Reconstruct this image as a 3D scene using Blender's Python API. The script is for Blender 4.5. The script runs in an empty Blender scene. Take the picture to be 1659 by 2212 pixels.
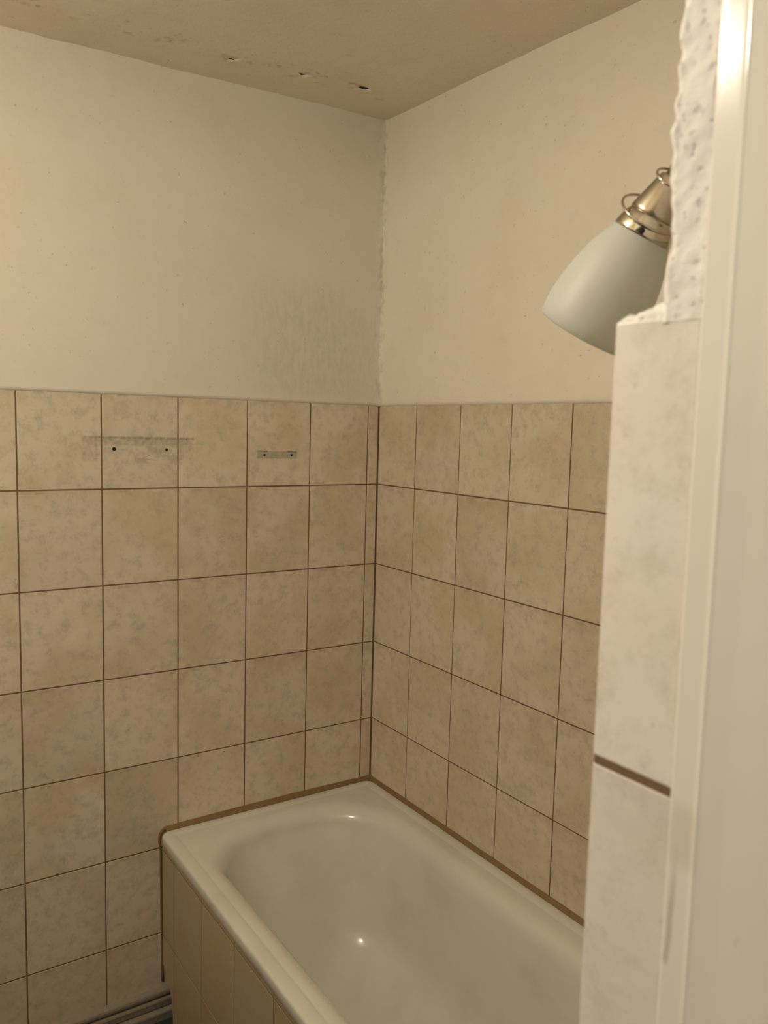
import bpy, bmesh, math, random
from mathutils import Vector, Matrix, noise
random.seed(7)
S = bpy.context.scene
C = S.collection

# ------------------------------------------------------------------ camera
cam_d = bpy.data.cameras.new('camera')
cam = bpy.data.objects.new('camera', cam_d); C.objects.link(cam)
cam.matrix_world = Matrix(((0.83264292, 0.03511487, -0.55269587, -1.39280448),
                           (-0.55321333, 0.09906056, -0.82712878, -2.12584633),
                           (0.02570584, 0.99446164, 0.10190808, 1.67355087),
                           (0, 0, 0, 1)))
cam_d.sensor_fit = 'VERTICAL'; cam_d.sensor_height = 36.0; cam_d.sensor_width = 27.0
cam_d.lens = 1765.3788 / 2212 * 36.0
cam_d.clip_start = 0.01
cam_d.dof.use_dof = True
cam_d.dof.focus_distance = 2.15
cam_d.dof.aperture_fstop = cam_d.lens / 1000 / 0.0026
S.camera = cam

# ------------------------------------------------------------------ light and exposure
W = bpy.data.worlds.new('hallway'); S.world = W; W.use_nodes = True
W.node_tree.nodes['Background'].inputs[0].default_value = (1.0, 0.96, 0.91, 1)
W.node_tree.nodes['Background'].inputs[1].default_value = 0.10
ld = bpy.data.lights.new('ceiling_bulb', 'POINT')
ld.color = (1.0, 0.92, 0.76); ld.energy = 25.0; ld.shadow_soft_size = 0.035
lo = bpy.data.objects.new('ceiling_bulb', ld); C.objects.link(lo)
lo.location = (-1.74, -1.20, 2.27)
S.view_settings.view_transform = 'Standard'
S.view_settings.look = 'None'
S.view_settings.gamma = 1
S.view_settings.use_curve_mapping = False
S.view_settings.exposure = 0.0

# ------------------------------------------------------------------ node helpers
class NT:
    def __init__(s, name):
        s.m = bpy.data.materials.new(name); s.m.use_nodes = True
        s.t = s.m.node_tree; s.n = s.t.nodes; s.b = s.n['Principled BSDF']
    def new(s, typ, **kw):
        n = s.n.new(typ)
        for k, v in kw.items(): setattr(n, k, v)
        return n
    def link(s, a, b): s.t.links.new(a, b)
    def put(s, sock, v):
        if isinstance(v, bpy.types.NodeSocket): s.link(v, sock)
        elif isinstance(v, (tuple, list)) and len(v) == 3 and sock.type == 'RGBA': sock.default_value = (*v, 1)
        else: sock.default_value = v
    def math(s, op, a, b=0.0, c=0.0, clamp=False):
        n = s.new('ShaderNodeMath', operation=op, use_clamp=clamp)
        for i, v in enumerate((a, b, c)): s.put(n.inputs[i], v)
        return n.outputs[0]
    def noise(s, vec, scale, detail=4, rough=.55, w=None):
        n = s.new('ShaderNodeTexNoise', noise_dimensions='4D' if w is not None else '3D')
        s.put(n.inputs['Vector'], vec); n.inputs['Scale'].default_value = scale
        n.inputs['Detail'].default_value = detail; n.inputs['Roughness'].default_value = rough
        if w is not None: s.put(n.inputs['W'], w)
        return n.outputs['Fac']
    def ramp(s, f, a, b):                      # smoothstep a..b to 0..1
        n = s.new('ShaderNodeMapRange', interpolation_type='SMOOTHSTEP')
        s.put(n.inputs['Value'], f); n.inputs['From Min'].default_value = a; n.inputs['From Max'].default_value = b
        return n.outputs['Result']
    def mix(s, f, a, b):
        n = s.new('ShaderNodeMix', data_type='RGBA')
        s.put(n.inputs[0], f); s.put(n.inputs[6], a); s.put(n.inputs[7], b)
        return n.outputs[2]
    def bump(s, h, strength, dist=.001, normal=None):
        n = s.new('ShaderNodeBump'); n.inputs['Strength'].default_value = strength
        n.inputs['Distance'].default_value = dist; s.link(h, n.inputs['Height'])
        if normal: s.link(normal, n.inputs['Normal'])
        return n.outputs['Normal']
    def coord(s, k='Object'): return s.new('ShaderNodeTexCoord').outputs[k]
    def pos(s): return s.new('ShaderNodeNewGeometry').outputs['Position']
    def rand(s): return s.new('ShaderNodeObjectInfo').outputs['Random']
    def sep(s, v):
        n = s.new('ShaderNodeSeparateXYZ'); s.link(v, n.inputs[0]); return n.outputs
    def scale_vec(s, v, k):
        n = s.new('ShaderNodeVectorMath', operation='MULTIPLY'); s.link(v, n.inputs[0]); n.inputs[1].default_value = k
        return n.outputs[0]
    def out(s, color=None, rough=.5, normal=None, **kw):
        if color is not None: s.put(s.b.inputs['Base Color'], color)
        s.put(s.b.inputs['Roughness'], rough)
        if normal: s.link(normal, s.b.inputs['Normal'])
        for k, v in kw.items(): s.put(s.b.inputs[k.replace('_', ' ')], v)
        return s.m
    def box(s, P, x0, x1, z0, z1, soft=.003, ax=0):   # 1 inside a world-space rectangle (x or y against z)
        x = P[ax]; z = P[2]
        f = s.math('MULTIPLY', s.ramp(x, x0 - soft, x0 + soft), s.math('SUBTRACT', 1.0, s.ramp(x, x1 - soft, x1 + soft)))
        g = s.math('MULTIPLY', s.ramp(z, z0 - soft, z0 + soft), s.math('SUBTRACT', 1.0, s.ramp(z, z1 - soft, z1 + soft)))
        return s.math('MULTIPLY', f, g)

# ------------------------------------------------------------------ materials
def make_plaster(name, base, dirty, kind):
    t = NT(name); P = t.pos(); p = t.sep(P)
    big = t.noise(P, 3.2, 5, .6); mid = t.noise(P, 17, 5, .6)
    col = t.mix(t.math('MULTIPLY', t.ramp(big, .40, .75), .40), base, dirty)
    col = t.mix(t.math('MULTIPLY', t.ramp(mid, .52, .76), .09), col, tuple(c * .72 for c in dirty))
    speck = t.ramp(t.noise(P, 95, 2, .5), .70, .76)
    col = t.mix(t.math('MULTIPLY', speck, .35), col, (.22, .18, .13))
    if kind == 'left':
        # grey mildew cloud low in the corner, brushed vertically
        dx = t.math('DIVIDE', t.math('ADD', p[0], .24), .21); dz = t.math('DIVIDE', t.math('SUBTRACT', p[2], 1.90), .17)
        r = t.math('ADD', t.math('ADD', t.math('MULTIPLY', dx, dx), t.math('MULTIPLY', dz, dz)), t.math('MULTIPLY', t.math('SUBTRACT', t.noise(P, 9, 4, .6), .5), 1.6))
        cloud = t.math('SUBTRACT', 1.0, t.ramp(r, -.1, 2.0))
        br = t.noise(t.scale_vec(P, (1, 1, .30)), 75, 7, .72)
        br = t.math('ADD', t.math('MULTIPLY', t.ramp(br, .38, .62), .62), .26)
        col = t.mix(t.math('MULTIPLY', t.math('MULTIPLY', cloud, br), .29), col, (.36, .33, .26))
    if kind in ('left', 'right'):
        # dirty streak up the corner; smooth shade towards the ceiling painted in
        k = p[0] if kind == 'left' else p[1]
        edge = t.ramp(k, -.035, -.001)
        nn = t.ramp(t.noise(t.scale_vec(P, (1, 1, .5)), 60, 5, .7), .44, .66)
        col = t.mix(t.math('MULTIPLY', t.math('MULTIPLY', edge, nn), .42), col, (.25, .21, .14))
        top = t.ramp(p[2], 2.25, 2.60)
        col = t.mix(t.math('MULTIPLY', top, .30), col, (.50, .42, .29))
        low = t.math('SUBTRACT', 1.0, t.ramp(p[2], 1.744, 1.775))
        col = t.mix(t.math('MULTIPLY', low, .25), col, (.86, .80, .68))
    if kind == 'ceiling':
        # faint run of old smudges beside the holes
        dy = t.math('DIVIDE', t.math('ADD', p[1], .175), .05)
        band = t.math('SUBTRACT', 1.0, t.ramp(t.math('MULTIPLY', dy, dy), .1, 1.0))
        nn = t.ramp(t.noise(P, 22, 3, .6), .56, .68)
        col = t.mix(t.math('MULTIPLY', t.math('MULTIPLY', band, nn), .5), col, (.33, .27, .17))
    h = t.math('ADD', t.math('MULTIPLY', t.noise(P, 150, 5, .65), .7), t.noise(P, 45, 4, .6))
    if kind == 'left':
        h = t.math('ADD', h, t.math('MULTIPLY', t.math('MULTIPLY', cloud, t.noise(t.scale_vec(P, (1, 1, .4)), 70, 4, .7)), 1.4))
    return t.out(col, .88, t.bump(h, .40, .0022))

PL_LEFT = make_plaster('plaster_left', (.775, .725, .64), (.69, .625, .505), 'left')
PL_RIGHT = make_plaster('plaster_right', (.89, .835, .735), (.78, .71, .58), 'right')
PL_CEIL = make_plaster('plaster_ceiling', (.80, .73, .60), (.66, .58, .43), 'ceiling')
PL_PLAIN = make_plaster('plaster_plain', (.84, .78, .67), (.74, .67, .54), 'plain')

def make_jamb_plaster():
    t = NT('plaster_jamb'); P = t.pos()
    Q = t.scale_vec(P, (1, 1, 1))
    pit = t.ramp(t.noise(Q, 260, 2, .5), .62, .70)
    pit2 = t.ramp(t.noise(Q, 130, 3, .6), .62, .72)
    pits = t.math('MAXIMUM', pit, t.math('MULTIPLY', pit2, .7))
    col = t.mix(t.math('MULTIPLY', pits, .34), (.92, .895, .875), (.36, .34, .32))
    h = t.math('SUBTRACT', t.noise(Q, 120, 4, .6), t.math('MULTIPLY', pits, .8))
    return t.out(col, .9, t.bump(h, .55, .002))
PL_JAMB = make_jamb_plaster()
def make_two_tone():
    t = NT('tiled_and_plastered'); P = t.pos(); p = t.sep(P)
    up = t.ramp(p[2], 1.742, 1.744)
    return t.out(t.mix(up, (.39, .295, .18), (.72, .65, .52)), .6, t.bump(t.noise(P, 60, 4, .6), .2, .002))
TWO_TONE = make_two_tone()

def make_tile(name, base, warm, green, marks=False, vein=1.0, rough=.30):
    t = NT(name); o = t.coord(); r = t.rand(); P = t.pos()
    w = t.math('MULTIPLY', r, 31.0)
    a = t.noise(o, 9, 5, .6, w); b = t.noise(o, 34, 7, .70, t.math('ADD', w, 9.0)); c = t.noise(o, 5.5, 3, .5, w)
    d = t.noise(o, 130, 6, .74, w)
    col = t.mix(t.math('MULTIPLY', t.ramp(c, .42, .62), .85), base, warm)
    g = t.math('MULTIPLY', t.ramp(b, .44, .66), t.math('ADD', .35, t.math('MULTIPLY', t.ramp(d, .38, .62), .65)))
    col = t.mix(t.math('MULTIPLY', g, .74 * vein), col, green)
    col = t.mix(t.math('MULTIPLY', t.ramp(a, .56, .74), .5 * vein), col, tuple(min(1, v * 1.12) for v in base))
    sp = t.ramp(t.noise(o, 130, 3, .6, w), .66, .73)
    col = t.mix(t.math('MULTIPLY', sp, .28 * vein), col, tuple(v * .55 for v in green))
    # small printed dashes near the upper edge of every tile
    q = t.sep(o)
    dash = t.math('MULTIPLY', t.box((q[0], q[0], q[2]), -.06, -.035, .1155, .1205, .004), t.ramp(t.noise(o, 70, 3, .6), .40, .55))
    col = t.mix(t.math('MULTIPLY', dash, .5 * vein), col, tuple(v * .45 for v in warm))
    rim = t.math('MULTIPLY', t.ramp(q[2], .075, .124), t.ramp(t.noise(o, 40, 6, .7, w), .40, .62))
    col = t.mix(t.math('MULTIPLY', rim, .42 * vein), col, tuple(v * .72 for v in warm))
    tint = t.new('ShaderNodeHueSaturation'); t.link(col, tint.inputs['Color'])
    t.put(tint.inputs['Value'], t.math('ADD', .955, t.math('MULTIPLY', r, .09)))
    col = tint.outputs[0]
    if marks:
        p = t.sep(P); f1 = t.ramp(t.noise(P, 90, 5, .7), .36, .60); f2 = t.ramp(t.noise(P, 34, 4, .7), .42, .62)
        G = (.175, .165, .095)
        line = t.math('MULTIPLY', t.box(p, -.882, -.594, 1.6285, 1.6355, .0024), t.math('ADD', .28, t.math('MULTIPLY', f1, .38)))
        fade = t.math('MULTIPLY', t.box(p, -.875, -.60, 1.612, 1.633, .005), t.math('ADD', .10, t.math('MULTIPLY', f1, .30)))
        lside = t.math('MULTIPLY', t.box(p, -.886, -.848, 1.572, 1.634, .005), t.math('ADD', .12, t.math('MULTIPLY', f2, .42)))
        rside = t.math('MULTIPLY', t.box(p, -.618, -.596, 1.572, 1.634, .005), t.math('ADD', .06, t.math('MULTIPLY', f2, .40)))
        mid = t.math('MULTIPLY', t.box(p, -.775, -.62, 1.565, 1.622, .012), t.math('MULTIPLY', f2, .30))
        m2 = t.math('MULTIPLY', t.box(p, -.408, -.282, 1.579, 1.600, .0025), t.math('ADD', .34, t.math('MULTIPLY', f1, .22)))
        m2b = t.math('MULTIPLY', t.math('MAXIMUM', t.box(p, -.408, -.375, 1.597, 1.6025, .0012), t.box(p, -.315, -.284, 1.5945, 1.6005, .0012)),
                     t.math('ADD', .55, t.math('MULTIPLY', f1, .35)))
        m = line
        for k in (fade, lside, rside, mid, m2, m2b): m = t.math('MAXIMUM', m, k)
        # a pencilled V-shaped scratch
        for (xa, za, xb, zb) in ((-.735, 1.579, -.708, 1.590), (-.735, 1.579, -.697, 1.574)):
            L = math.hypot(xb - xa, zb - za); ux, uz = (xb - xa) / L, (zb - za) / L
            ex = t.math('SUBTRACT', p[0], xa); ez = t.math('SUBTRACT', p[2], za)
            al = t.math('ADD', t.math('MULTIPLY', ex, ux), t.math('MULTIPLY', ez, uz))
            pe = t.math('ABSOLUTE', t.math('SUBTRACT', t.math('MULTIPLY', ex, uz), t.math('MULTIPLY', ez, ux)))
            s = t.math('MULTIPLY', t.math('MULTIPLY', t.ramp(al, -.002, .001), t.math('SUBTRACT', 1.0, t.ramp(al, L - .001, L + .003))),
                       t.math('SUBTRACT', 1.0, t.ramp(pe, .0004, .0014)))
            m = t.math('MAXIMUM', m, t.math('MULTIPLY', s, .5))
        col = t.mix(m, col, G)
    rg = t.math('ADD', rough, t.math('MULTIPLY', b, .18))
    return t.out(col, rg, t.bump(t.math('ADD', d, t.math('MULTIPLY', a, 2.0)), .12, .001))
T_BASE, T_WARM, T_GREEN = (.705, .62, .50), (.635, .525, .38), (.42, .405, .31)
TILE = make_tile('beige_tile', T_BASE, T_WARM, T_GREEN)
TILE_M = make_tile('beige_tile_marked', T_BASE, T_WARM, T_GREEN, marks=True)
TILE_J = make_tile('pale_jamb_tile', (.88, .835, .79), (.85, .785, .71), (.66, .61, .53), vein=.85)
TILE_P = make_tile('panel_tile', (.52, .42, .27), (.49, .37, .21), (.40, .34, .20), vein=.35, rough=.22)

def simple(name, col, rough, bump=None, scale=80, **kw):
    t = NT(name); o = t.coord()
    n = t.noise(o, scale, 4, .6)
    c = t.mix(t.math('MULTIPLY', t.ramp(n, .4, .75), .35), col, tuple(v * .75 for v in col))
    return t.out(c, rough, t.bump(n, bump, .001) if bump else None, **kw)
GROUT = simple('brown_grout', (.20, .125, .062), .9, .5, 160)
SEAL = simple('brown_sealant', (.24, .145, .065), .55, .2, 60)
ENAMEL = simple('bath_enamel', (.74, .72, .66), .13, None, 6)
METAL = simple('brushed_nickel', (.46, .41, .33), .24, None, 200, Metallic=1.0)
CHROME = simple('polished_nickel', (.55, .50, .43), .13, None, 200, Metallic=1.0)
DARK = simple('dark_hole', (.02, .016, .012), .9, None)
MORTAR = simple('mortar', (.62, .58, .52), .95, .8, 120)
PLASTIC = simple('grey_white_plastic', (.34, .30, .24), .4, None)
FLOOR = simple('floor_lino', (.045, .05, .062), .45, .1, 40)

def make_paint():
    t = NT('cream_gloss_paint'); P = t.pos(); p = t.sep(P)
    spot = t.ramp(t.noise(t.scale_vec(P, (1, 1, .55)), 75, 3, .6), .68, .75)
    lowz = t.math('SUBTRACT', 1.0, t.ramp(p[2], 1.34, 1.50))
    col = t.mix(t.math('MULTIPLY', t.noise(P, 14, 4, .6), .35), (.88, .845, .79), (.80, .745, .67))
    col = t.mix(t.math('MULTIPLY', t.math('MULTIPLY', spot, lowz), .5), col, (.28, .21, .13))
    # a brown run of old glue down the inner edge of the frame
    nz = t.math('MULTIPLY', t.math('SUBTRACT', t.noise(P, 30, 2, .5), .5), .006)
    cy = t.math('ADD', t.math('ADD', t.math('MULTIPLY', t.math('SUBTRACT', p[2], 1.411), -.055), -1.8835), nz)
    d = t.math('ABSOLUTE', t.math('SUBTRACT', p[1], cy))
    run = t.math('MULTIPLY', t.math('SUBTRACT', 1.0, t.ramp(d, .0006, .0024)),
                 t.math('MULTIPLY', t.ramp(p[2], 1.405, 1.41), t.math('SUBTRACT', 1.0, t.ramp(p[2], 1.435, 1.475))))
    col = t.mix(t.math('MULTIPLY', run, .42), col, (.33, .25, .15))
    wide = t.math('MULTIPLY', t.box((p[1], p[1], p[2]), -1.897, -1.882, 1.462, 1.492, .006), .30)
    col = t.mix(wide, col, (.55, .43, .29))
    return t.out(col, .13, t.bump(t.noise(t.scale_vec(P, (1, 1, .3)), 60, 3, .5), .10, .001))
PAINT = make_paint()

def make_glass():
    t = NT('frosted_glass')
    dif = t.new('ShaderNodeBsdfDiffuse'); dif.inputs[0].default_value = (.76, .785, .785, 1)
    tr = t.new('ShaderNodeBsdfTranslucent'); tr.inputs[0].default_value = (.90, .90, .82, 1)
    gl = t.new('ShaderNodeBsdfGlossy'); gl.inputs['Roughness'].default_value = .5
    m1 = t.new('ShaderNodeMixShader'); m1.inputs[0].default_value = .58
    m2 = t.new('ShaderNodeMixShader'); m2.inputs[0].default_value = .05
    t.link(dif.outputs[0], m1.inputs[1]); t.link(tr.outputs[0], m1.inputs[2])
    t.link(m1.outputs[0], m2.inputs[1]); t.link(gl.outputs[0], m2.inputs[2])
    t.link(m2.outputs[0], t.n['Material Output'].inputs['Surface'])
    return t.m
GLASS = make_glass()

# ------------------------------------------------------------------ mesh helpers
def link(name, me, mat, parent=None, loc=None, rz=0.0, smooth=False):
    o = bpy.data.objects.new(name, me); C.objects.link(o)
    if mat and not me.materials: me.materials.append(mat)
    if smooth:
        for f in me.polygons: f.use_smooth = True
    if loc is not None: o.location = loc
    o.rotation_euler.z = rz
    if parent: o.parent = parent
    return o
def mesh(verts, faces, name='m'):
    me = bpy.data.meshes.new(name); me.from_pydata([tuple(v) for v in verts], [], faces); me.update(); return me
def boxes(*bs):
    V, F = [], []
    for (x0, x1, y0, y1, z0, z1) in bs:
        n = len(V)
        V += [(x0,y0,z0),(x1,y0,z0),(x1,y1,z0),(x0,y1,z0),(x0,y0,z1),(x1,y0,z1),(x1,y1,z1),(x0,y1,z1)]
        F += [tuple(n + i for i in f) for f in ((0,3,2,1),(4,5,6,7),(0,1,5,4),(1,2,6,5),(2,3,7,6),(3,0,4,7))]
    return mesh(V, F)
def fix(me):
    bm = bmesh.new(); bm.from_mesh(me); bmesh.ops.recalc_face_normals(bm, faces=bm.faces); bm.to_mesh(me); bm.free(); return me
def sweep(path, prof, closed_prof=True, caps=True):
    """prof: list of functions' results - for every path station a list of points"""
    V, F = [], []; n = len(prof[0])
    for st in prof: V += st
    for i in range(len(prof) - 1):
        for j in range(n if closed_prof else n - 1):
            a = i * n + j; b = i * n + (j + 1) % n
            F.append((a, b, b + n, a + n))
    if caps and closed_prof:
        F.append(tuple(range(n))[::-1]); F.append(tuple(range((len(prof) - 1) * n, len(prof) * n)))
    return fix(mesh(V, F))
def struct(o): o['kind'] = 'structure'; return o
def tag(o, label, cat, group=None):
    o['label'] = label; o['category'] = cat
    if group: o['group'] = group
    return o
def lathe(prof, seg=48, name='m'):
    """prof = [(radius, z)...] revolved about local Z"""
    V, F = [], []
    for r, z in prof:
        for k in range(seg):
            a = 2 * math.pi * k / seg; V.append((r * math.cos(a), r * math.sin(a), z))
    for i in range(len(prof) - 1):
        for k in range(seg):
            a = i * seg + k; b = i * seg + (k + 1) % seg
            F.append((a, b, b + seg, a + seg))
    if prof[0][0] > 1e-4 and prof[0] != prof[-1]: pass
    return fix(mesh(V, F))
def tube(pts, r, seg=10, closed=False):
    V, F = [], []; n = len(pts); up = Vector((.123, .456, .789)).normalized()
    for i, p in enumerate(pts):
        a = pts[(i - 1) % n] if closed or i > 0 else pts[i]; b = pts[(i + 1) % n] if closed or i < n - 1 else pts[i]
        d = (b - a).normalized(); u = d.cross(up).normalized(); v = d.cross(u)
        for k in range(seg):
            t = 2 * math.pi * k / seg; V.append(p + r * (math.cos(t) * u + math.sin(t) * v))
    for i in range(n if closed else n - 1):
        for k in range(seg):
            a = i * seg + k; b = i * seg + (k + 1) % seg; j = ((i + 1) % n) * seg
            F.append((a, b, j + (k + 1) % seg, j + k))
    if not closed: F += [tuple(range(seg))[::-1], tuple(range((n - 1) * seg, n * seg))]
    return fix(mesh(V, F))
def drill(o, holes, depth, r, axis):
    """real holes cut through an object with a boolean whose cutter is then removed"""
    bm = bmesh.new()
    for (p, rr, seg, jag) in holes:
        g = bmesh.ops.create_cone(bm, cap_ends=True, segments=seg, radius1=rr, radius2=rr * .9, depth=depth)
        for v in g['verts']:
            k = 1 + jag * (random.random() - .5)
            v.co.x *= k * (1 + jag); v.co.y *= k
        if axis == 'Y': bmesh.ops.rotate(bm, verts=g['verts'], matrix=Matrix.Rotation(math.pi / 2, 3, 'X'))
        bmesh.ops.translate(bm, verts=g['verts'], vec=p)
    me = bpy.data.meshes.new('c'); bm.to_mesh(me); bm.free()
    cut = bpy.data.objects.new('c', me); C.objects.link(cut); cut.location = o.location
    mod = o.modifiers.new('b', 'BOOLEAN'); mod.object = cut; mod.operation = 'DIFFERENCE'; mod.solver = 'EXACT'
    bpy.context.view_layer.update()
    dg = bpy.context.evaluated_depsgraph_get()
    nm = bpy.data.meshes.new_from_object(o.evaluated_get(dg))
    o.modifiers.clear(); o.data = nm
    bpy.data.objects.remove(cut); bpy.data.meshes.remove(me)

# ------------------------------------------------------------------ room shell
def ceil_z(x, y): return 2.584 + .025 * x + .034 * y
ROWS = [1.743, 1.5, 1.25, 1.0, .75, .5, .25, 0.0]
GAP = .0035
floor = struct(link('floor', boxes((-2.5, .1, -3.2, .1, -.08, 0)), FLOOR))
wl = struct(link('wall_left', boxes((-2.4, .10, .0013, .10, -.08, 2.62)), GROUT))
wr = struct(link('wall_right', boxes((.0013, .10, -2.0, .0013, -.08, 2.62)), GROUT))
wf = struct(link('wall_front', boxes((-1.040, .0025, -2.0, -1.862, 0, 2.60), (-1.95, -1.040, -2.0, -1.862, 2.06, 2.56), (-2.4, -1.95, -2.0, -1.862, 0, 2.56)), TWO_TONE))
wb = struct(link('wall_back', boxes((-2.5, -2.4, -2.0, .10, -.08, 2.56)), TWO_TONE))

# ceiling: a gently uneven, slightly sloping sheet
def ceil_bump(x, y): return .0035 * noise.noise(Vector((x * 4, y * 4, 3))) + .0012 * noise.noise(Vector((x * 22, y * 22, 8)))
def ceiling():
    V, F = [], []; nx, ny = 90, 76; x0, x1, y0, y1 = -2.5, .10, -2.0, .10
    for top in (0, 1):
        for j in range(ny + 1):
            for i in range(nx + 1):
                x = x0 + (x1 - x0) * i / nx; y = y0 + (y1 - y0) * j / ny
                z = ceil_z(x, y) + (.12 if top else ceil_bump(x, y))
                V.append((x, y, z))
    n = (nx + 1) * (ny + 1); w = nx + 1
    for j in range(ny):
        for i in range(nx):
            a = j * w + i
            F.append((a, a + w, a + w + 1, a + 1)); F.append((n + a, n + a + 1, n + a + w + 1, n + a + w))
    for i in range(nx):
        for a, b in ((i, i + 1), (ny * w + i + 1, ny * w + i)): F.append((a, b, n + b, n + a))
    for j in range(ny):
        for a, b in (((j + 1) * w, j * w), (j * w + nx, (j + 1) * w + nx)): F.append((a, b, n + b, n + a))
    return mesh(V, F)
ceil = struct(link('ceiling', fix(ceiling()), PL_CEIL, smooth=False))
CH = [(-.197, -.186, .0120, 9, .35), (-.371, -.171, .0105, 3, .4), (-.558, -.152, .0062, 7, .6)]
drill(ceil, [(Vector((x, y, ceil_z(x, y))), r, s, j) for (x, y, r, s, j) in CH], .06, .01, 'Z')
for f in ceil.data.polygons: f.use_smooth = abs(f.normal.z) > .9
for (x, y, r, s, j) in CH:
    link('hole_shade_disc', lathe([(1e-5, 0), (r * 1.5, 0), (r * 1.5, .003), (1e-5, .003)], 12), DARK, ceil, (x, y, ceil_z(x, y) + ceil_bump(x, y) + .0013))  # near-black disc just inside each hole stands in for the shade of its depth

# plaster coats above the tiles: thick skins, uneven, with a ragged lower lip over the tiles
def coat(length, along, zlow, seed):
    V, F = [], []; n_u = int(length / .011); zs = []
    for i in range(n_u + 1):
        uu = length * i / n_u
        lip = .0016 * noise.noise(Vector((uu * 30, seed, 0))) + .0010 * noise.noise(Vector((uu * 110, seed, 5)))
        col = []
        nz = 78
        x, y = (-uu, 0) if along == 'x' else (0, -uu)
        ztop = ceil_z(x, y) + .008
        for j in range(nz + 1):
            f = j / nz; z = zlow + lip * max(0, 1 - f * 12) + (ztop - zlow) * f
            out = .0022 + .0022 * noise.noise(Vector((uu * 5, z * 5, seed))) + .0009 * noise.noise(Vector((uu * 21, z * 21, seed)))
            out = .0004 + (max(out, .0009) - .0004) * min(1, max(0, (z - zlow) / .05))
            # slumped, filled corner and top joint
            if uu < .03: out += .006 * (1 - uu / .03) ** 2 * (1 + .6 * noise.noise(Vector((seed, z * 28, 2))))
            if z > ztop - .03: out += .0045 * (1 - (ztop - z) / .03) ** 2 * (1 + .9 * noise.noise(Vector((uu * 26, seed, 7))))
            V.append((-uu, -out, z) if along == 'x' else (-out, -uu, z))
            col.append(z)
    w = 79
    for i in range(n_u):
        for j in range(78):
            a = i * w + j; F.append((a, a + 1, a + w + 1, a + w))
    m = len(V)
    for i in range(n_u + 1):       # back edge of the lip, against the tile
        q = V[i * w]; V.append((q[0], .002, q[2]) if along == 'x' else (.002, q[1], q[2]))
    for i in range(n_u):
        F.append((i * w, i * w + w, m + i + 1, m + i))
    return fix(mesh(V, F))
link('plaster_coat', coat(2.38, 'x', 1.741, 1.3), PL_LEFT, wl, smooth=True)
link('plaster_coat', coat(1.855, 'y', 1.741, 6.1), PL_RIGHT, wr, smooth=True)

# ------------------------------------------------------------------ tiles, each one a part of its wall
_cache = {}
def tile_mesh(w, h, mat, th=.006, bev=.0009):
    k = (round(w, 4), round(h, 4), mat.name, th)
    if k not in _cache:
        V = []
        for (d, y) in ((0, th), (0, bev), (bev * .35, bev * .3), (bev * 1.2, 0)):
            a, b = w / 2 - d, h / 2 - d
            V += [(-a, y, -b), (a, y, -b), (a, y, b), (-a, y, b)]
        F = []
        for r in range(3):
            for i in range(4):
                j = (i + 1) % 4; F.append((r * 4 + i, r * 4 + j, r * 4 + 4 + j, r * 4 + 4 + i))
        F.append((12, 13, 14, 15)); F.append((3, 2, 1, 0))
        me = fix(mesh(V, F, 'tile')); me.materials.append(mat); _cache[k] = me
    return _cache[k]
def put_tile(parent, u0, u1, z0, z1, side, off=0.0, mat=TILE, gap=GAP, face=0.0, base=0.0):
    w = u1 - u0 - gap; h = z1 - z0 - gap
    if z1 == ROWS[0]: h = z1 - z0 - gap / 2
    zc = z0 + gap / 2 + h / 2; uc = (u0 + u1) / 2
    me = tile_mesh(w, h, mat)
    j = random.uniform(-.0003, .0003)
    if side == 'L': o = link('tile', me, None, parent, (-uc, face + j, zc))
    else: o = link('tile', me, None, parent, (face + j, -uc, zc), -math.pi / 2)
    o.rotation_euler.x = random.uniform(-.0012, .0012)
    o.rotation_euler.z += random.uniform(-.0012, .0012)
    return o
LC = [.0015, .0392] + [min(2.398, .0392 + .19968 * k) for k in range(1, 13)]
RC = [.0015, .1970] + [.1970 + .202 * k for k in range(1, 9)]
RC[-1] = 1.825
marked = []
for r in range(7):
    for c in range(len(LC) - 1):
        if r > 4 and LC[c + 1] < .65: continue            # behind the bath
        m = TILE_M if (r == 0 and 2 <= c <= 5) else TILE
        o = put_tile(wl, LC[c], LC[c + 1], ROWS[r + 1], ROWS[r], 'L', mat=m)
        if m is TILE_M: marked.append((LC[c], LC[c + 1], o))
for r in range(5):
    for c in range(len(RC) - 1):
        if RC[c + 1] - RC[c] > .02: put_tile(wr, RC[c], RC[c + 1], ROWS[r + 1], ROWS[r], 'R')
# drilled holes left by old fixtures
HOLES = [(-.807, 1.603, .0040), (-.670, 1.602, .0030), (-.386, 1.589, .0028), (-.300, 1.589, .0028)]
for a, b, o in marked:
    hs = [(x, z, r) for (x, z, r) in HOLES if -b < x < -a]
    if hs:
        o.data = o.data.copy(); o.rotation_euler = (0, 0, 0)
        L = o.location
        drill_list = [(Vector((x, .0, z)), r, 14, .12) for (x, z, r) in hs]
        drill(o, [(Vector((x - L.x, -L.y, z - L.z)), r, s, j) for ((x, _, z), r, s, j) in [((v.x, v.y, v.z), r, s, j) for (v, r, s, j) in drill_list]], .02, 0, 'Y')
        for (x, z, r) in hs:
            link('hole_shade_disc', lathe([(1e-5, 0), (r * 1.25, 0), (r * 1.25, .0015), (1e-5, .0015)], 12), DARK, o, (x - L.x, .0011 - L.y, z - L.z)).rotation_euler.x = math.pi / 2  # dark disc set in the drilled hole paints the shade inside it

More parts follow.
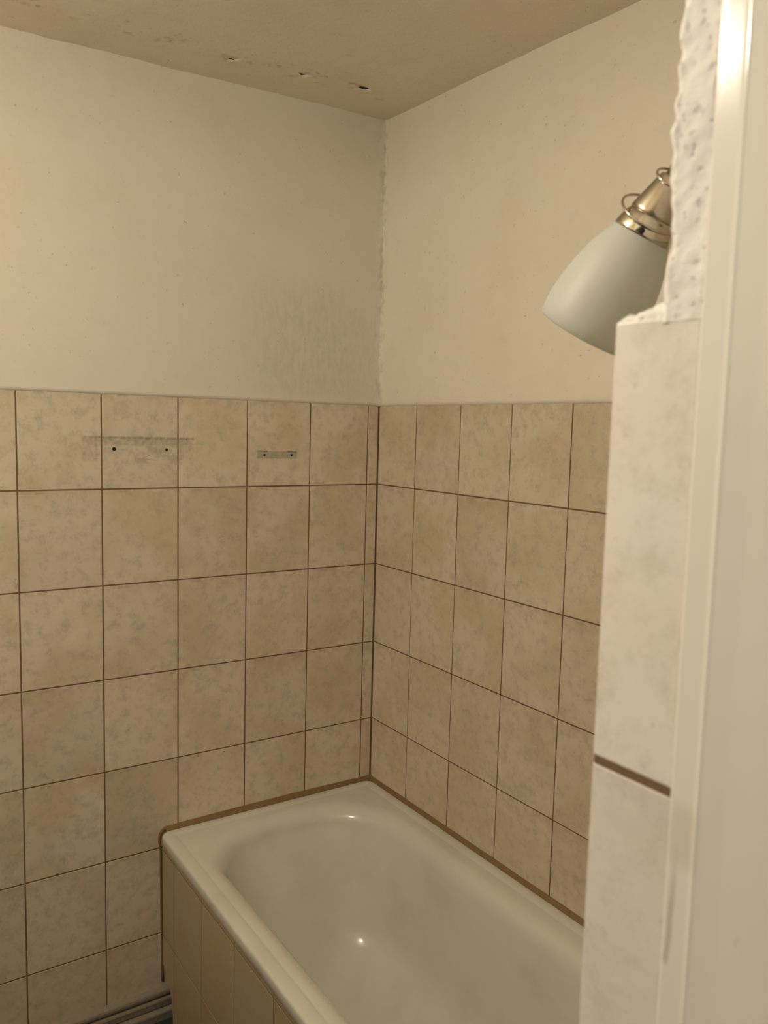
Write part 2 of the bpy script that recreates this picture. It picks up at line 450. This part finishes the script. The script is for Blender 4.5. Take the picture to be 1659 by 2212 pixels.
# ------------------------------------------------------------------ baseboard (stepped plastic skirting) along the left wall
prof = [(.001, .0), (-.020, .0), (-.0205, .004), (-.0245, .024), (-.0235, .028), (-.008, .0305), (-.006, .033), (-.0125, .037), (-.0172, .056),
        (-.0160, .0605), (-.006, .0625), (-.004, .066), (-.0125, .069), (-.0160, .073), (-.0170, .079), (-.0158, .085), (-.0125, .0890), (-.006, .0905), (.001, .0905)]
struct(link('baseboard_left', sweep(None, [[(x, y, z) for (y, z) in prof] for x in (-2.4, -.655)]), PLASTIC))

# ------------------------------------------------------------------ bathtub
def rrect(x0, x1, y0, y1, rx, ry, z, N=14, M=12, bow=0.0):
    """rounded rectangle, counter-clockwise, same vertex count for every call; bow pushes the y1 (far) end out in the middle"""
    P = []
    cs = [(x1 - rx, y1 - ry, 0), (x0 + rx, y1 - ry, 90), (x0 + rx, y0 + ry, 180), (x1 - rx, y0 + ry, 270)]
    for k, (cx, cy, a0) in enumerate(cs):
        for i in range(N + 1):
            a = math.radians(a0 + 90 * i / N); P.append((cx + rx * math.cos(a), cy + ry * math.sin(a)))
        nx, ny, b0 = cs[(k + 1) % 4]; q = (nx + rx * math.cos(math.radians(b0)), ny + ry * math.sin(math.radians(b0)))
        p = P[-1]
        for i in range(1, M): f = i / M; P.append((p[0] + (q[0] - p[0]) * f, p[1] + (q[1] - p[1]) * f))
    xc, hw = (x0 + x1) / 2, (x1 - x0) / 2
    out = []
    for x, y in P:
        if y > (y0 + y1) / 2: y += bow * (1 - ((x - xc) / hw) ** 2)
        out.append((x, y, z))
    return out
def bathtub():
    X0, X1, Y0, Y1 = -.694, -.006, -1.800, -.008; zr = .550
    R = []
    def outer(d, z, r=.028): R.append(rrect(X0 + d, X1 - d, Y0 + d, Y1 - d, max(r - d, .008), max(r - d, .008), z))
    outer(.006, .5196); outer(.001, .5200); outer(0, .5212); outer(0, .5425); outer(.0009, .5464); outer(.0032, .5490); outer(.008, zr + .0002)
    outer(.020, zr + .0006); outer(.029, zr); outer(.0335, zr - .0009); outer(.0352, zr - .0015); outer(.0372, zr - .0014); outer(.0405, zr - .0010)
    # deck to the mouth of the basin, then down its sides to the bottom
    mouth = dict(x0=-.620, x1=-.092, y0=-1.690, y1=-.124)
    RH, RV = .046, .054
    for k in range(15):
        a = math.radians(80 * k / 14)
        d = -.026 + RH * math.sin(a); z = zr - .0012 - RV * (1 - math.cos(a))
        R.append(rrect(mouth['x0'] + d, mouth['x1'] - d, mouth['y0'] + d, mouth['y1'] - d, .185 - d * .5, .150 - d * .3, z, bow=.036))
    d0, z0 = d, z; zs = .262; FR = .105; zb = zs - FR
    n1, n2 = 14, 24
    for i in range(1, n1 + n2 + 1):
        if i <= n1:
            t = i / n1; ph = 0.0; zz = z0 + (zs - z0) * t
        else:
            t = 1.0; ph = math.pi / 2 * (i - n1) / n2; zz = zs - FR * math.sin(ph)
        def ins(slope): return d0 + slope * (z0 - zs) * t + FR * (1 - math.cos(ph)) + slope * FR * math.sin(ph)
        sx, far, near = ins(.16), ins(.42), ins(.50)
        k = min(1, (z0 - zz) / .3)
        R.append(rrect(mouth['x0'] + sx, mouth['x1'] - sx, mouth['y0'] + near, mouth['y1'] - far, min(.174 - .055 * k, .5 * (mouth['x1'] - mouth['x0']) - sx - .004), .146 - .02 * k, zz, bow=.036 * (1 - .6 * k)))
    last = R[-1]
    cx = sum(p[0] for p in last) / len(last); cy = sum(p[1] for p in last) / len(last)
    for k, dz in ((.85, .0012), (.6, .003), (.3, .0045), (.05, .005)):
        R.append([(cx + (p[0] - cx) * k, cy + (p[1] - cy) * k, zb - dz) for p in last])
    n = len(R[0]); V = [p for r in R for p in r]; F = []
    for i in range(len(R) - 1):
        for j in range(n):
            a = i * n + j; b = i * n + (j + 1) % n; F.append((a, b, b + n, a + n))
    F.append(tuple((len(R) - 1) * n + j for j in range(n)))
    return fix(mesh(V, F))
tub = bpy.data.objects.new('bathtub', None); C.objects.link(tub); tub.location = (-.345, -.9, 0); tub.empty_display_size = .2
tag(tub, 'off-white enamel bathtub set into the corner of the tiled walls', 'bathtub')
inv = Matrix.Translation((.345, .9, 0))
def under(o, root=tub, m=inv): o.parent = root; o.data.transform(m); return o
shell = under(link('basin', bathtub(), ENAMEL, smooth=True))
so = shell.modifiers.new('s', 'SOLIDIFY'); so.thickness = .003; so.offset = -1 if True else 1
# chip in the enamel beside the groove
chip = lathe([(1e-5, .0004), (.0022, .0003), (.0028, 0), (1e-5, -.0003)], 9)
chip.transform(Matrix.Translation((-.640, -.215, .5479)) @ Matrix.Diagonal((.6, 1.3, 1, 1)))
under(link('enamel_chip', chip, DARK))

# tiled apron in front of the bath
ap = bpy.data.objects.new('bath_apron', None); C.objects.link(ap); ap.location = (-.66, -.9, 0); ap.empty_display_size = .2
tag(ap, 'glossy beige tiled panel closing the side under the bathtub rim', 'bath panel')
apinv = Matrix.Translation((.66, .9, 0))
def poly_prism(pts, x0, x1):
    n = len(pts); V = [(x0, y, z) for y, z in pts] + [(x1, y, z) for y, z in pts]
    F = [tuple(range(n)), tuple(range(n, 2 * n))[::-1]] + [(i, (i + 1) % n, n + (i + 1) % n, n + i) for i in range(n)]
    return fix(mesh(V, F))
NOTCH = [(-.006, .160), (-.028, .152), (-.046, .140), (-.058, .127), (-.074, .112), (-.084, .085), (-.087, .0)]
core = [(-1.80, 0), (-1.80, .519), (-.004, .519)] + NOTCH
under(link('backing', poly_prism(core, -.6846, -.655), GROUT), ap, apinv)
def apron_tile(pts):                               # face polygon in y,z with a small bevel
    n = len(pts); cy = sum(p[0] for p in pts) / n; cz = sum(p[1] for p in pts) / n
    def inset(d): return [(y + (d if y < cy else -d), z + (d if z < cz else -d)) for y, z in pts]
    V = []
    for d, x in ((0, -.6795), (0, -.6847), (.0005, -.6852)): V += [(x, y, z) for y, z in inset(d)]
    F = [tuple(range(2 * n, 3 * n)), tuple(range(n))[::-1]]
    for r in (0, 1): F += [(r * n + i, r * n + (i + 1) % n, (r + 1) * n + (i + 1) % n, (r + 1) * n + i) for i in range(n)]
    return fix(mesh(V, F))
g2 = .0014
JY = [-.004, -.098] + [-.098 - .2015 * k for k in range(1, 9)] + [-1.80]
for r, (za, zb) in enumerate(((.497, .519), (.247, .497), (.0, .247))):
    for c in range(len(JY) - 1):
        y1, y0 = JY[c], JY[c + 1]
        if y1 - y0 < .02: continue
        a, b, c0, d = y0 + g2, y1 - g2, za + g2, zb - g2
        if r == 2 and c == 0: pts = [(a, c0), (a, d), (b, d)] + [(max(y, a + .001) if z < .1 else y, max(z, c0)) for (y, z) in NOTCH[:-1]]
        else: pts = [(a, c0), (a, d), (b, d), (b, c0)]
        under(link('tile', apron_tile(pts), TILE_P), ap, apinv)

# brown sealant fillet round the bath, and the joint where the apron meets the wall
def sealant():
    st = []
    def ring(p, nrm, h, w):                        # p on the wall line, nrm out of the wall
        px, py = p; nx, ny = nrm
        return [(px - nx * .001, py - ny * .001, .540), (px + nx * w, py + ny * w, .540), (px + nx * w, py + ny * w, .5505),
                (px + nx * w * .55, py + ny * w * .55, .5505 + h * .42), (px + nx * w * .15, py + ny * w * .15, .5505 + h), (px - nx * .001, py - ny * .001, .5505 + h)]
    for i in range(41):
        x = -.676 + .664 * i / 40
        h = (.0085 + .0035 * math.sin(i / 40 * math.pi) + .0012 * noise.noise(Vector((x * 9, 1, 1))))
        st.append(ring((x, -.0004), (0, -1), h, .0105 + .002 * noise.noise(Vector((x * 12, 4, 1)))))
    st.append(ring((-.0012, -.0012), (-.707, -.707), .013, .024))
    for i in range(61):
        y = -.012 - 1.78 * i / 60
        st.append(ring((-.0004, y), (-1, 0), .0085 + .0014 * noise.noise(Vector((y * 9, 2, 1))), .0095 + .002 * noise.noise(Vector((y * 12, 5, 1)))))
    return sweep(None, st)
seal = struct(link('trim_1', sealant(), SEAL, smooth=False))
def joint():
    P = [(-.664, .5552, .0050), (-.674, .5552, .0056), (-.683, .5535, .0060), (-.6905, .5490, .0056), (-.6955, .5425, .0050), (-.6980, .534, .0044),
         (-.6985, .522, .0036), (-.6965, .510, .0032)] + [(-.6935 + .003 * k / 8, .49 - .335 * k / 8, .0027 + .0006 * noise.noise(Vector((k * 1.7, 2, 3)))) for k in range(9)] + [(-.6895, .135, .0036), (-.688, .105, .0046)]  # lowest, widened stretch of bead stands in for the dark of an open gap
    st = []
    for i, (x, z, w) in enumerate(P):
        a = P[max(i - 1, 0)]; b = P[min(i + 1, len(P) - 1)]
        dx, dz = b[0] - a[0], b[1] - a[1]; L = math.hypot(dx, dz); nx, nz = -dz / L, dx / L
        o = .0045 if i > 0 else .003
        x += (.0035, .0045, .0060, .0070, .0072, .0070, .0064, .0056)[i] if i < 8 else .0048
        st.append([(x + nx * w * q, y, z + nz * w * q) for q, y in ((-1, .001), (-.85, -.0018), (-.4, -o), (.4, -o), (.85, -.0018), (1, .001))])
    return sweep(None, st)
struct(link('trim_2', joint(), SEAL, smooth=True))

# ------------------------------------------------------------------ door reveal: tiled below, rough plaster above
XJ = -1.051
rev = struct(link('trim_3', boxes((-1.0462, -.0, -1.8580, -1.8345, 0, 1.729), (-1.0462, -1.038, -1.8805, -1.8580, 0, 1.729)), MORTAR))
def reveal_tile(z0, z1):
    o = put_tile(rev, 1.8285, 1.8800, z0, z1, 'R', mat=TILE_J, gap=.0, face=XJ)
    o.rotation_euler.x = 0; o.rotation_euler.z = -math.pi / 2
for z0, z1 in ((1.4970, 1.7315), (1.2470, 1.4923), (.9970, 1.2423), (.747, .9923), (.497, .7423), (.247, .4923), (.0, .2423)): reveal_tile(z0, z1)
# dark grout bed showing in the joints
link('grout_bed', boxes(*[(-1.0503, -1.0450, -1.8797, -1.8292, z - .0065, z + .0010) for z in (1.4975, 1.2475, .9975, .7475, .4975, .2475)]), GROUT, rev)
# lumpy mortar lip along the top of the reveal tile and the tile layer of the room side
def lump():
    V, F = [], []; nu, nv = 46, 14
    for i in range(nu + 1):
        y = -1.8290 - .0505 * i / nu
        for j in range(nv + 1):
            a = math.pi * j / nv
            prof_h = .0035 + .0062 * max(0, min(1, (-1.8300 - y) / .024)) ** .8 if y > -1.857 else .0085 - .004 * min(1, (-1.857 - y) / .012)
            h = prof_h + .0022 * noise.noise(Vector((y * 170, 1, 4))) + .0012 * noise.noise(Vector((y * 420, j * .3, 4)))
            xx = -1.0502 + .016 * (1 - math.cos(a)) / 2 + .0006 * noise.noise(Vector((y * 220, j * .5, 9)))
            V.append((xx, y, 1.7300 + h * max(0, math.sin(a)) ** .55))
    w = nv + 1
    for i in range(nu):
        for j in range(nv):
            a = i * w + j; F.append((a, a + 1, a + w + 1, a + w))
    return fix(mesh(V, F))
link('mortar_lip', lump(), PL_JAMB, rev, smooth=True)
# rough plaster arris above: wraps from the room face round the edge onto the reveal
def arris():
    pts = []
    for k in range(12): pts.append((-.80 - .2455 * k / 11, -1.8570, 0, 1))
    r = .0045
    for k in range(9):
        a = math.pi / 2 + (math.pi / 2) * k / 8
        pts.append((-1.0455 + r * math.cos(a) - .0005, -1.8615 + r * math.sin(a), math.cos(a), math.sin(a)))
    for k in range(1, 13): pts.append((-1.0505, -1.8615 - .0190 * k / 12, -1, 0))
    pts.append((-1.038, -1.8805, 0, 0))
    st = []; nz = 300
    for i in range(nz + 1):
        z = 1.7290 + (2.47 - 1.7290) * i / nz; row = []
        for (x, y, nx, ny) in pts:
            a = .0026 * noise.noise(Vector((x * 30, y * 30, z * 31))) * (1 + noise.noise(Vector((1, 2, z * 9)))) + .0019 * noise.noise(Vector((x * 150, y * 150, z * 150))) + .0018 * noise.noise(Vector((3, 4, z * 13)))
            if nx == 0 and ny == 1: a = min(a, .002)
            f = 1.0 if ny > .05 else .45
            row.append((x + nx * a * f, y + ny * a * f, z))
        st.append(row)
    return sweep(None, st, closed_prof=False, caps=False)
link('plaster_arris', arris(), PL_JAMB, wf, smooth=True)

# door frame, cream gloss paint
def frame_profile():
    pts = [(-1.040, -1.8803), (-1.0509, -1.8803), (-1.0520, -1.8808), (-1.0528, -1.8822)]
    def arc(cx, cy, r, a0, a1, n=6):
        for k in range(n + 1):
            a = math.radians(a0 + (a1 - a0) * k / n); pts.append((cx + r * math.cos(a), cy + r * math.sin(a)))
    pts.append((-1.0532, -1.8905)); pts.append((-1.0534, -1.8945))
    arc(-1.0517, -1.8975, .0024, 150, 205, 6)         # slim rounded bead
    pts.append((-1.0537, -1.9005)); pts.append((-1.0529, -1.9120))
    pts.append((-1.0516, -2.0)); pts.append((-1.0516, -2.012)); pts.append((-1.040, -2.012))
    return pts
fp = frame_profile()
door = struct(link('door_1', sweep(None, [[(x, y, z) for (x, y) in fp] for z in (0.0, 2.055)]), PAINT))
bev = None
struct(link('door_frame', boxes((-1.95, -1.040, -2.012, -1.862, 2.015, 2.055), (-1.95, -1.91, -2.012, -1.862, 0, 2.015)), PAINT, door))

# ------------------------------------------------------------------ wall lamp on the room side of the door wall
COL = Vector((-.77630, -1.61483, 1.85422)); AX = Vector((.15598, -.50827, .84695)).normalized()   # axis points up the stem
VIEWR = Vector((.63916, -.60180, -.47886))
XA = (VIEWR - AX * VIEWR.dot(AX)).normalized(); YA = AX.cross(XA)
LM = Matrix((( XA.x, YA.x, AX.x, COL.x), (XA.y, YA.y, AX.y, COL.y), (XA.z, YA.z, AX.z, COL.z), (0, 0, 0, 1)))
lamp = bpy.data.objects.new('wall_lamp', None); C.objects.link(lamp); lamp.empty_display_size = .05
PLATE = Vector((-.7406, -1.853, 1.9265)); lamp.location = PLATE
tag(lamp, 'brushed nickel wall spotlight with frosted glass bell shade pointing down, beside the doorway', 'lamp')
toL = Matrix.Translation(-PLATE)
def lp(name, me, mat, parent=lamp, local=True, sm=True):
    if local: me.transform(LM)
    me.transform(toL)
    return link(name, me, mat, parent, smooth=sm)
k = .000422
gp = [(63, 8), (65, 2), (70, -12), (78, -30), (88, -52), (97, -82), (105, -118), (111, -158), (113, -190), (112, -212), (109.5, -234)]
outp = [(r * k, z * k) for r, z in gp]; inn = [((r - 6) * k, z * k) for r, z in gp[::-1]]
inn = [((gp[-1][0] - 3) * k, -237 * k)] + inn
lp('glass_shade', lathe(outp + inn, 64), GLASS)
lp('collar', lathe([(48 * k, 43 * k), (54 * k, 41 * k), (57 * k, 36 * k), (63 * k, 20 * k), (66.5 * k, 4 * k), (66 * k, -2 * k), (60 * k, -3 * k), (48 * k, 43 * k)], 56), CHROME)
hs = lathe([(1e-5, 41 * k), (52 * k, 41 * k), (54 * k, 44 * k), (53 * k, 52 * k), (34 * k, 122 * k), (32 * k, 126 * k), (26 * k, 128 * k), (1e-5, 128 * k)], 56)
lp('housing', hs, METAL)
lp('neck', lathe([(1e-5, 126 * k), (25 * k, 127 * k), (25.5 * k, 150 * k), (21 * k, 190 * k), (18 * k, 196 * k), (1e-5, 197 * k)], 40), METAL)
# small clamp screw through the collar
scr = lathe([(1e-5, 0), (6 * k, 0), (6.5 * k, 2 * k), (6.5 * k, 7 * k), (1e-5, 7 * k)], 14)
a = math.radians(-95)
scr.transform(Matrix.Translation((65 * k * math.cos(a), 65 * k * math.sin(a), 9 * k)) @ Matrix.Rotation(a, 4, 'Z') @ Matrix.Rotation(math.pi / 2, 4, 'Y'))
lp('clamp_screw', scr, DARK)
def wire(cz, R, tilt, r, off=0.0):
    pts = []
    for i in range(48):
        t = 2 * math.pi * i / 48
        p = Vector((R * math.cos(t), R * math.sin(t), 0)); p = Matrix.Rotation(tilt, 3, 'X') @ p
        pts.append(p + Vector((off, 0, cz)))
    return tube(pts, r, 10, True)
lp('wire_ring', wire(47 * k, 71 * k, math.radians(23), 2.9 * k, -4 * k), CHROME)
lp('wire_ring', wire(124 * k, 40 * k, math.radians(24), 2.8 * k, -2 * k), CHROME)
joint = LM @ Vector((0, 0, 197 * k))
arm = [joint, joint + AX * .012, Vector((-.7560, -1.72, 1.952)), Vector((-.7450, -1.79, 1.940)), Vector((-.7406, -1.846, 1.9265))]
lp('arm', tube(arm, .006, 14), METAL, local=False)
pl = lathe([(1e-5, .010), (.026, .010), (.030, .007), (.031, 0), (1e-5, 0)], 40); pl.transform(Matrix.Translation((-.7406, -1.8548, 1.9265)) @ Matrix.Rotation(-math.pi / 2, 4, 'X'))
lp('wall_plate', pl, METAL, local=False)
